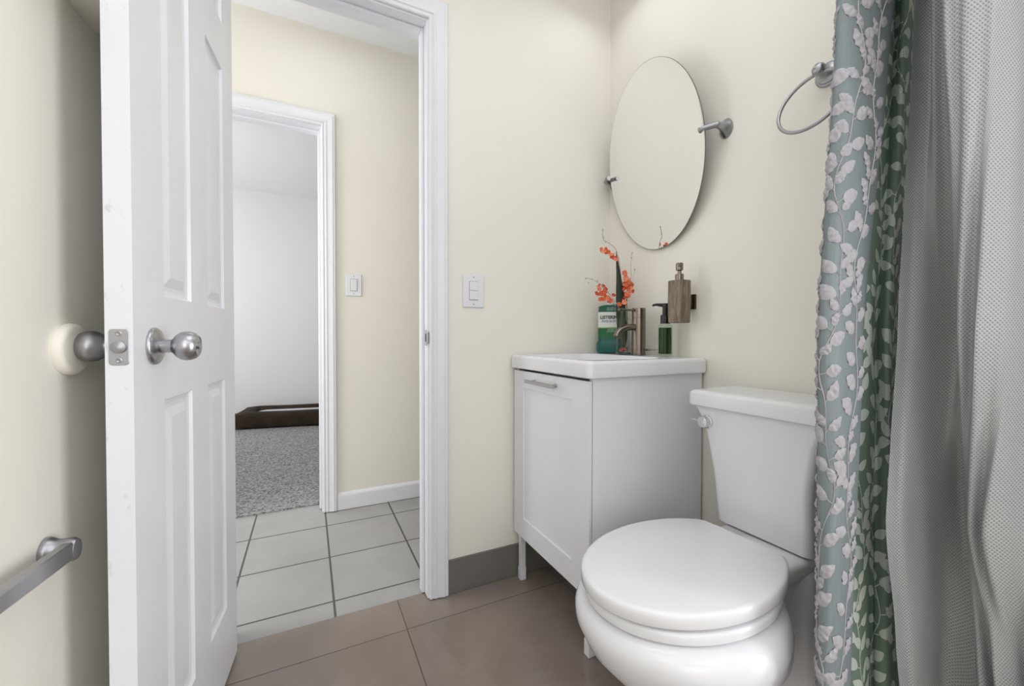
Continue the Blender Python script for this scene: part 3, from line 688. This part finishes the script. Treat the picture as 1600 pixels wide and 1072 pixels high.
def place_blossom(o, a, h):
    s = rb.uniform(0.0080, 0.0120); o.location = fp(a, h, rb.uniform(-0.024, 0.004)) - OFF[fo.name]
    q = (Vector((-0.6, -0.75, 0.2)) + Vector((rb.uniform(-.75, .75), rb.uniform(-.75, .75), rb.uniform(-.75, .75)))).to_track_quat('Z', 'Y')
    o.rotation_euler = q.to_euler(); o.scale = (s, s, s)
for i, (a, h) in enumerate(spots):
    o = bl0 if i == 0 else bl0.copy()
    if i: C.objects.link(o); o.parent = fo
    place_blossom(o, a, h)
for a, h in ((-0.152, 0.300), (-0.140, 0.283), (-0.126, 0.297), (-0.085, 0.492), (-0.082, 0.462), (-0.073, 0.445), (0.032, 0.402), (0.030, 0.382), (0.042, 0.337), (-0.105, 0.292)):
    bm = B(); bmesh.ops.create_icosphere(bm, subdivisions=2, radius=0.0026, matrix=Matrix.Translation(fp(a, h, 0)) @ Matrix.Diagonal((1, 1, 1.4, 1))); obj('bud', bm, M_twig, fo, ang=80)

# ------------------------------------------------------------------ oval pivot mirror
mt = -0.1356; mC = Vector((1.156, 1.164, 1.629)); mn = Vector((-math.cos(mt), 0, math.sin(mt))); mv = Vector((math.sin(mt), 0, math.cos(mt))); mh = Vector((0, 1, 0))
mz = Matrix.Rotation(R_(-2.9), 3, 'Z'); mn, mv, mh = mz @ mn, mz @ mv, mz @ mh
mi_ = thing('oval_mirror', 'frameless oval wall mirror hung between two nickel brackets above the washbasin', 'mirror', tuple(mC-Vector((0, 0, 0.335))))
bm = B(); ma, mb = 0.2444, 0.3377
def oring(ins, d): return [mC + mh*(ma-ins)*math.cos(2*PI*k/96) + mv*(mb-ins)*math.sin(2*PI*k/96) + mn*d for k in range(96)]
loft(bm, [oring(0, -0.003), oring(0, 0.0005)], True, False, mi=1)
loft(bm, [oring(0, 0.0005), oring(0.0013, 0.0009)], False, False, mi=1)
vr = loft(bm, [oring(0.0013, 0.0009), oring(0.012, 0.0012)], False, True, mi=0)
bmesh.ops.remove_doubles(bm, verts=bm.verts, dist=1e-5)
obj('glass', bm, [M_mirror, M_glass_edge], mi_, ang=3)
for sgn, yw in ((-1, 0.893), (1, 1.437)):
    bz = 1.634; ye = mC.y + sgn*(ma-0.020)
    bm = B(); x, y, d = Vector((0, 1, 0)), Vector((0, 0, 1)), Vector((-1, 0, 0))
    prof = [(0.0005, 0.023, 0.030), (0.004, 0.0235, 0.031), (0.010, 0.019, 0.024), (0.020, 0.0125, 0.0155), (0.032, 0.010, 0.011), (0.045, 0.0105, 0.0105), (0.052, 0.008, 0.008), (0.054, 0.004, 0.004)]
    ctr = Vector((XB, yw, bz))
    loft(bm, [[ctr + d*h + y*(-0.004*(1-h/0.054)) + x*rx*math.cos(2*PI*i/32) + y*ry*math.sin(2*PI*i/32) for i in range(32)] for h, rx, ry in prof])
    br = obj('bracket', bm, M_nickel_d, mi_, ang=60); br['label'] = 'satin nickel bracket'
    bm = B(); add_tube(bm, cr([(XB-0.045, yw, bz), (XB-0.056, yw-sgn*0.016, bz-0.001), (XB-0.068, yw-sgn*0.034, bz-0.003), (XB-0.070, ye, bz-0.005)], 5), [0.0105, 0.0102, 0.0098, 0.0094, 0.009, 0.0088, 0.0086, 0.0084, 0.0083, 0.0084, 0.0086, 0.009, 0.0094, 0.0097, 0.0098, 0.0096], 16); obj('arm', bm, M_nickel_d, br, ang=60)

# ------------------------------------------------------------------ towel ring
tr_ = thing('towel_ring', 'satin nickel towel ring on the wall beside the shower curtain', 'towel ring', (XB, 0.609, 1.64))
pz = 1.640; bm = B()
add_lathe(bm, (XB-0.0003, 0.603, pz), (-1, 0, 0), [(0, 0), (0.031, 0), (0.031, 0.003), (0.028, 0.006), (0.0245, 0.0065), (0.0235, 0.010), (0.018, 0.0125), (0.0125, 0.016), (0.0105, 0.022), (0.0105, 0.036)], 40); pt = obj('wall_post', bm, M_nickel_d, tr_)
bm = B(); add_lathe(bm, (XB-0.034, 0.603, pz), (-1, 0, 0), [(0.0105, 0), (0.0135, 0.003), (0.0155, 0.009), (0.0155, 0.013), (0.0135, 0.019), (0.009, 0.0225), (0, 0.0235)], 32); obj('finial', bm, M_nickel_d, pt)
bm = B(); rc = Vector((1.1475, 0.609, 1.557)); up = Vector((0.307, 0, 0.952)); sd_ = Vector((0, 1, 0)); n = 64
rings = []
for k in range(n):
    a = 2*PI*k/n; c = rc + (up*math.cos(a)+sd_*math.sin(a))*0.080; o_ = (up*math.cos(a)+sd_*math.sin(a)); q = up.cross(sd_)
    rings.append([c + (o_*math.cos(2*PI*i/12) + q*math.sin(2*PI*i/12))*0.0045 for i in range(12)])
vr = [[bm.verts.new(p) for p in r] for r in rings]
for k in range(n):
    for i in range(12): bm.faces.new((vr[k][i], vr[k][(i+1) % 12], vr[(k+1) % n][(i+1) % 12], vr[(k+1) % n][i]))
obj('ring', bm, M_nickel_d, tr_, ang=80)

# ------------------------------------------------------------------ toilet
TY = 0.668; TKY = 0.660; TROT = R_(2.2)
to = thing('toilet', 'white two-piece toilet with closed lid between vanity and shower curtain', 'toilet', (0.85, TY, 0))
def egg(xc, a_f, a_b, b, z, n=64, e=2.0, cut=None):
    """egg outline: half length a_f to the front (-x), a_b to the back, half width b; optional straight cut at x=cut"""
    out = []
    for k in range(n):
        t = 2*PI*k/n; c, s = math.cos(t), math.sin(t)
        x = xc + (a_b if c > 0 else a_f)*math.copysign(abs(c)**(2/e), c); y = TY + b*math.copysign(abs(s)**(2/e), s)
        if cut is not None and x > cut: x = cut + (x-cut)*0.03
        dx, dy = x-0.97, y-TY
        out.append(Vector((0.97+dx*math.cos(TROT)-dy*math.sin(TROT), TY+dx*math.sin(TROT)+dy*math.cos(TROT), z)))
    return out
bm = B()
secs = [(0.81, 0.160, 0.320, 0.098, 0.0), (0.81, 0.162, 0.320, 0.100, 0.008), (0.81, 0.150, 0.318, 0.092, 0.03), (0.81, 0.142, 0.315, 0.086, 0.09), (0.805, 0.148, 0.310, 0.090, 0.145), (0.795, 0.170, 0.290, 0.112, 0.195),
        (0.775, 0.204, 0.262, 0.172, 0.25), (0.760, 0.233, 0.245, 0.201, 0.30), (0.754, 0.249, 0.235, 0.209, 0.345), (0.752, 0.250, 0.232, 0.205, 0.368), (0.752, 0.244, 0.230, 0.194, 0.386), (0.752, 0.230, 0.220, 0.174, 0.395), (0.752, 0.12, 0.12, 0.1, 0.397)]
loft(bm, [egg(*s[:5]) for s in secs])
bowl = obj('bowl', bm, M_ceramic, to, ang=60)
# deck behind the bowl carrying the tank
bm = B(); R = []
for hx_, hy_, r, z in ((0.075, 0.066, 0.03, 0.31), (0.100, 0.078, 0.03, 0.355), (0.130, 0.092, 0.035, 0.385), (0.148, 0.104, 0.04, 0.405), (0.152, 0.108, 0.04, 0.424), (0.150, 0.106, 0.038, 0.434), (0.143, 0.099, 0.034, 0.4385)):
    R.append(rrect(1.050, TKY-0.008, hx_, hy_, r, z, 6))
loft(bm, R); obj('deck', bm, M_ceramic, to, ang=60)
bm = B(); add_box(bm, (0.90, TY-0.075, 0.0), (1.12, TY+0.075, 0.345), 0.03, 4); obj('pedestal', bm, M_ceramic, to, ang=60)
bm = B(); add_box(bm, (1.040, TKY-0.118, 0.0), (1.185, TKY+0.112, 0.412), 0.022, 4); obj('tank_support', bm, M_ceramic, to, ang=60)
# seat and lid
bm = B(); cut = 0.985
R = [egg(0.756, f_*0.236, 0.245*f_, 0.1795*f_, z, cut=cut) for f_, z in ((0.95, 0.3985), (0.99, 0.400), (1.0, 0.404), (1.0, 0.4155), (0.992, 0.4205), (0.97, 0.4225), (0.6, 0.423))]
loft(bm, R); seat = obj('seat', bm, M_seat, to, ang=60)
bm = B()
R = [egg(0.765, f_*0.258, 0.258*f_, 0.1805*f_, z, cut=0.966) for f_, z in ((0.955, 0.4300), (0.990, 0.431), (1.0, 0.4345), (1.0, 0.4500), (0.996, 0.4555), (0.985, 0.4592), (0.955, 0.4608), (0.5, 0.4618))]
loft(bm, R); obj('lid', bm, M_seat, to, ang=60)
for s in (-1, 1):
    bm = B(); add_box(bm, (0.962, TY+s*0.070-0.022, 0.4255), (1.000, TY+s*0.070+0.022, 0.4475), 0.008, 3); obj('hinge', bm, M_seat, to, ang=60)
# tank
bm = B(); R = []; xb = XB-0.014
for z, hy_, xf in ((0.4410, 0.112, 1.040), (0.4450, 0.122, 1.033), (0.491, 0.1235, 1.027), (0.54, 0.1245, 1.021), (0.578, 0.126, 1.017), (0.62, 0.131, 1.012), (0.662, 0.138, 1.009), (0.706, 0.146, 1.005), (0.735, 0.159, 1.002), (0.750, 0.168, 1.001), (0.7622, 0.177, 1.000)):
    R.append(rrect((xf+xb)/2, TKY, (xb-xf)/2, hy_, 0.018, z, 5))
loft(bm, R); tank = obj('tank', bm, M_ceramic, to, ang=50)
bm = B(); R = []; xf = 0.988
for ins, z in ((0.008, 0.7622), (0.002, 0.764), (0.0, 0.768), (0.0, 0.797), (0.003, 0.803), (0.009, 0.807), (0.020, 0.8085)):
    R.append(rrect((xf+xb+0.006)/2, TKY, (xb+0.006-xf)/2-ins, 0.189-ins, 0.020, z, 6))
loft(bm, R); obj('tank_lid', bm, M_ceramic, to, ang=50)
ly, lz = 0.790, 0.722
bm = B(); add_lathe(bm, (1.0035, ly, lz), (-1, 0, 0), [(0.0180, -0.002), (0.0185, 0.002), (0.0180, 0.006), (0.0155, 0.0075), (0.0160, 0.009), (0.0165, 0.018), (0.0150, 0.021), (0, 0.0215)], 28); lv = obj('flush_lever', bm, M_chrome, to); lv['label'] = 'chrome flush lever'
bm = B(); add_tube(bm, [(0.992, ly+0.010, lz), (0.991, ly+0.018, lz+0.0005), (0.989, ly+0.042, lz+0.001)], [0.003, 0.0024, 0.0018], 10); obj('lever_arm', bm, M_chrome, lv)

# ------------------------------------------------------------------ shower curtain, liner and rod
def cplan(rows):
    """rows: list of (z, [(x, y) ...]) from top to bottom -> function(u01, z) -> position; plan curves are splines"""
    N = 140; cur = []
    for z, pts in rows:
        c = cr([(p[0], p[1], 0) for p in pts], 14); L = [0]
        for a, b in zip(c, c[1:]): L.append(L[-1]+(b-a).length)
        out = []; j = 0
        for k in range(N+1):
            s = L[-1]*k/N
            while j < len(L)-2 and L[j+1] < s: j += 1
            t = (s-L[j])/max(1e-9, L[j+1]-L[j]); out.append(c[j].lerp(c[j+1], min(1, t)))
        cur.append((z, out, L[-1]))
    def S(u, z):
        i = 0
        if z <= cur[-1][0]: i = len(cur)-2
        else:
            while i < len(cur)-2 and z < cur[i+1][0]: i += 1
        z0, a, _ = cur[i]; z1, b, _ = cur[i+1]; t = (z-z0)/(z1-z0); t = max(-0.6, min(1.35, t))
        if 0 < t < 1: t = t*t*(3-2*t)*0.5 + t*0.5
        f = max(0, min(N, u*N)); k = min(N-1, int(f)); q = f-k
        p = a[k].lerp(a[k+1], q).lerp(b[k].lerp(b[k+1], q), t); return Vector((min(p.x, 1.197), p.y, z))
    return S, max(c[2] for c in cur)
def rat(px): return math.tan(yaw + math.atan((px-800)/fpx))      # plan bearing (x/y) used when the fold lines were surveyed
def P_(px, y):
    y = min(y, 1.185/rat(px)); return (y*rat(px), y)
def leaf_rows(left, fold, crease, right):
    m = lambda a, b, t: a+(b-a)*t
    return [P_(right+14, 0.420), P_(right, 0.424), P_(m(crease, right, 0.55), 0.408), P_(m(crease, right, 0.12), 0.425), P_(crease-3, 0.436), P_(m(fold, crease, 0.4), 0.428), P_(m(left, fold, 0.7), 0.436),
            P_(m(left, fold, 0.35), 0.434), P_(left+3, 0.428), P_(left, 0.415), P_(left+4, 0.403), P_(m(left, fold, 0.3), 0.392), P_(m(left, fold, 0.65), 0.388), P_(fold-4, 0.394), P_(fold, 0.401)]
S, LEN = cplan([(1.52, leaf_rows(1300, 1382, 1389, 1420)), (0.97, leaf_rows(1278, 1349, 1371, 1404)), (0.38, leaf_rows(1283, 1338, 1371, 1417))])
def Sn(u, z):
    d = 0.002; a, b = S(max(0, u-d), z), S(min(1, u+d), z); c = S(u, z+0.01)-S(u, z-0.01); t = b-a
    return t.cross(c).normalized()        # points to the face (embroidered) side
ZB, ZTOP = 0.16, 1.985
bm = B(); NU, NZ = 150, 60
front = []; back = []
for j in range(NZ+1):
    z = ZB+(ZTOP-ZB)*j/NZ; fr_, bk_ = [], []
    for i in range(NU+1):
        u = i/NU; p = S(u, z); nn = Sn(u, z); fr_.append(bm.verts.new(p+nn*0.0005)); bk_.append(bm.verts.new(p-nn*0.0005))
    front.append(fr_); back.append(bk_)
for j in range(NZ):
    for i in range(NU):
        bm.faces.new((front[j][i], front[j][i+1], front[j+1][i+1], front[j+1][i])).material_index = 0
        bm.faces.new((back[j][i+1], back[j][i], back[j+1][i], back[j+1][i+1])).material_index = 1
for j in range(NZ):
    for i in (0, NU): bm.faces.new((front[j][i], front[j+1][i], back[j+1][i], back[j][i])).material_index = 0
rl = random.Random(5)
def leaf_patch(u0, z0, ang, L, W):
    """one leaf lying on the cloth: u0 in metres along the cloth"""
    ca, sa = math.cos(ang), math.sin(ang); ph = rl.uniform(0, 6); cv_ = rl.uniform(-0.25, 0.25)
    for side, mi in ((1, 2), (-1, 3)):
        rows = []
        for i in range(15):
            t = i/14; wv = W/2*(math.sin(PI*t**0.85)**0.75 if 0 < t < 1 else 0.0)
            r = []
            for k in range(7):
                q = (k-3)/3; a = L*t; b = wv*q + cv_*W*math.sin(PI*t)
                um, zm = u0+ca*a-sa*b, z0+sa*a+ca*b; u = um/LEN
                if not 0.0 <= u <= 1.0: u = max(0.0, min(1.0, u))
                if side > 0: hgt = 0.0012+0.0022*(1-q*q)*math.sin(PI*t)+0.0020*math.sin(t*19+q*2.5+ph+1.5*math.sin(q*4+ph))*math.sin(PI*t)*(0.5+0.5*(1-abs(q)))
                else: hgt = 0.0009
                r.append(S(u, zm)+Sn(u, zm)*side*hgt)
            rows.append(r)
        vv = [[bm.verts.new(p) for p in r] for r in rows]
        for a, b in zip(vv, vv[1:]):
            for k in range(6):
                f = bm.faces.new((a[k], a[k+1], b[k+1], b[k])); f.material_index = mi
                if f.normal.length == 0: f.normal_update()
def vine_strip(pts, wd):
    for side, mi in ((1, 2), (-1, 3)):
        rows = []
        for i, (um, zm) in enumerate(pts):
            a = pts[max(0, i-1)]; b = pts[min(len(pts)-1, i+1)]; du, dz = b[0]-a[0], b[1]-a[1]; l = math.hypot(du, dz) or 1
            rows.append([S(max(0, min(1, (um-dz/l*s)/LEN)), zm+du/l*s) + Sn(max(0, min(1, (um-dz/l*s)/LEN)), zm+du/l*s)*side*(0.0009+(0.0012 if side > 0 and s == 0 else 0)) for s in (-wd, 0, wd)])
        vv = [[bm.verts.new(p) for p in r] for r in rows]
        for a, b in zip(vv, vv[1:]):
            for k in range(2): bm.faces.new((a[k], a[k+1], b[k+1], b[k])).material_index = mi
k = 0; u0 = 0.030
while u0 < LEN-0.004:
    z = ZB+0.01+rl.uniform(0, 0.05); pts = []; ph = rl.uniform(0, 6)
    cu_ = lambda zz: u0 + 0.016*math.sin(zz*17+ph)+0.006*math.sin(zz*41+ph*2)
    zz = ZB+0.002
    while zz < ZTOP-0.01: pts.append((cu_(zz), zz)); zz += 0.012
    vine_strip(pts, 0.0011)
    s = 1
    while z < ZTOP-0.06:
        L = rl.uniform(0.034, 0.045); W = L*rl.uniform(0.50, 0.64); ang = PI/2 + s*rl.uniform(0.7, 1.25)
        st = rl.uniform(0.006, 0.014); bu, bz = cu_(z), z; e_ = (bu+math.cos(ang)*st, bz+math.sin(ang)*st)
        vine_strip([(bu, bz), ((bu+e_[0])/2, (bz+e_[1])/2), e_], 0.0010); leaf_patch(e_[0], e_[1], ang + rl.uniform(-0.25, 0.25), L, W)
        if rl.random() < 0.35: leaf_patch(bu, bz+0.012, PI/2 - s*rl.uniform(0.5, 0.9), L*0.75, W*0.8)
        s = -s; z += rl.uniform(0.021, 0.030)
    u0 += 0.074; k += 1
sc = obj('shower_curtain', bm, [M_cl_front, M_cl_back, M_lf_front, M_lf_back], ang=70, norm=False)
tag(sc, 'grey green shower curtain with white raised leaf vines hanging right of the toilet', 'shower curtain')

def liner_rows(left, fold, f2):
    return [P_(left, 0.378), P_(left+14, 0.376), P_(left+30, 0.368), P_((left+fold)/2+10, 0.360), P_(fold-14, 0.350), P_(fold+4, 0.338), P_(fold+12, 0.326), P_(fold+3, 0.312), P_(fold, 0.302), P_(fold+5, 0.293), P_(fold+26, 0.282), P_(f2-18, 0.272), P_(f2, 0.262), P_(f2+16, 0.254), P_(f2+38, 0.244), P_(1640, 0.222), P_(1690, 0.196), P_(1740, 0.172), P_(1800, 0.160)]
S2, LEN2 = cplan([(1.52, liner_rows(1418, 1462, 1516)), (0.97, liner_rows(1402, 1493, 1540)), (0.62, liner_rows(1388, 1514, 1560)), (0.36, liner_rows(1408, 1534, 1580))])
bm = B(); NU, NZ = 190, 70; uvl = bm.loops.layers.uv.new('UVMap'); g2 = []; ZB2 = 0.14
for j in range(NZ+1):
    z = ZB2+(ZTOP-ZB2)*j/NZ
    g2.append([bm.verts.new(S2(i/NU, z) + Vector((0, 0.0025*noise.noise((i*0.06, z*5, 3.0)), 0))) for i in range(NU+1)])
for j in range(NZ):
    for i in range(NU):
        f = bm.faces.new((g2[j][i], g2[j][i+1], g2[j+1][i+1], g2[j+1][i]))
        for lp_, (a, b) in zip(f.loops, ((i, j), (i+1, j), (i+1, j+1), (i, j+1))): lp_[uvl].uv = (a/NU*LEN2, b/NZ*(ZTOP-ZB2))
li = obj('shower_liner', bm, M_liner, ang=80, norm=False)
tag(li, 'frosted waffle textured plastic shower liner hanging in front of the leaf curtain', 'shower liner')
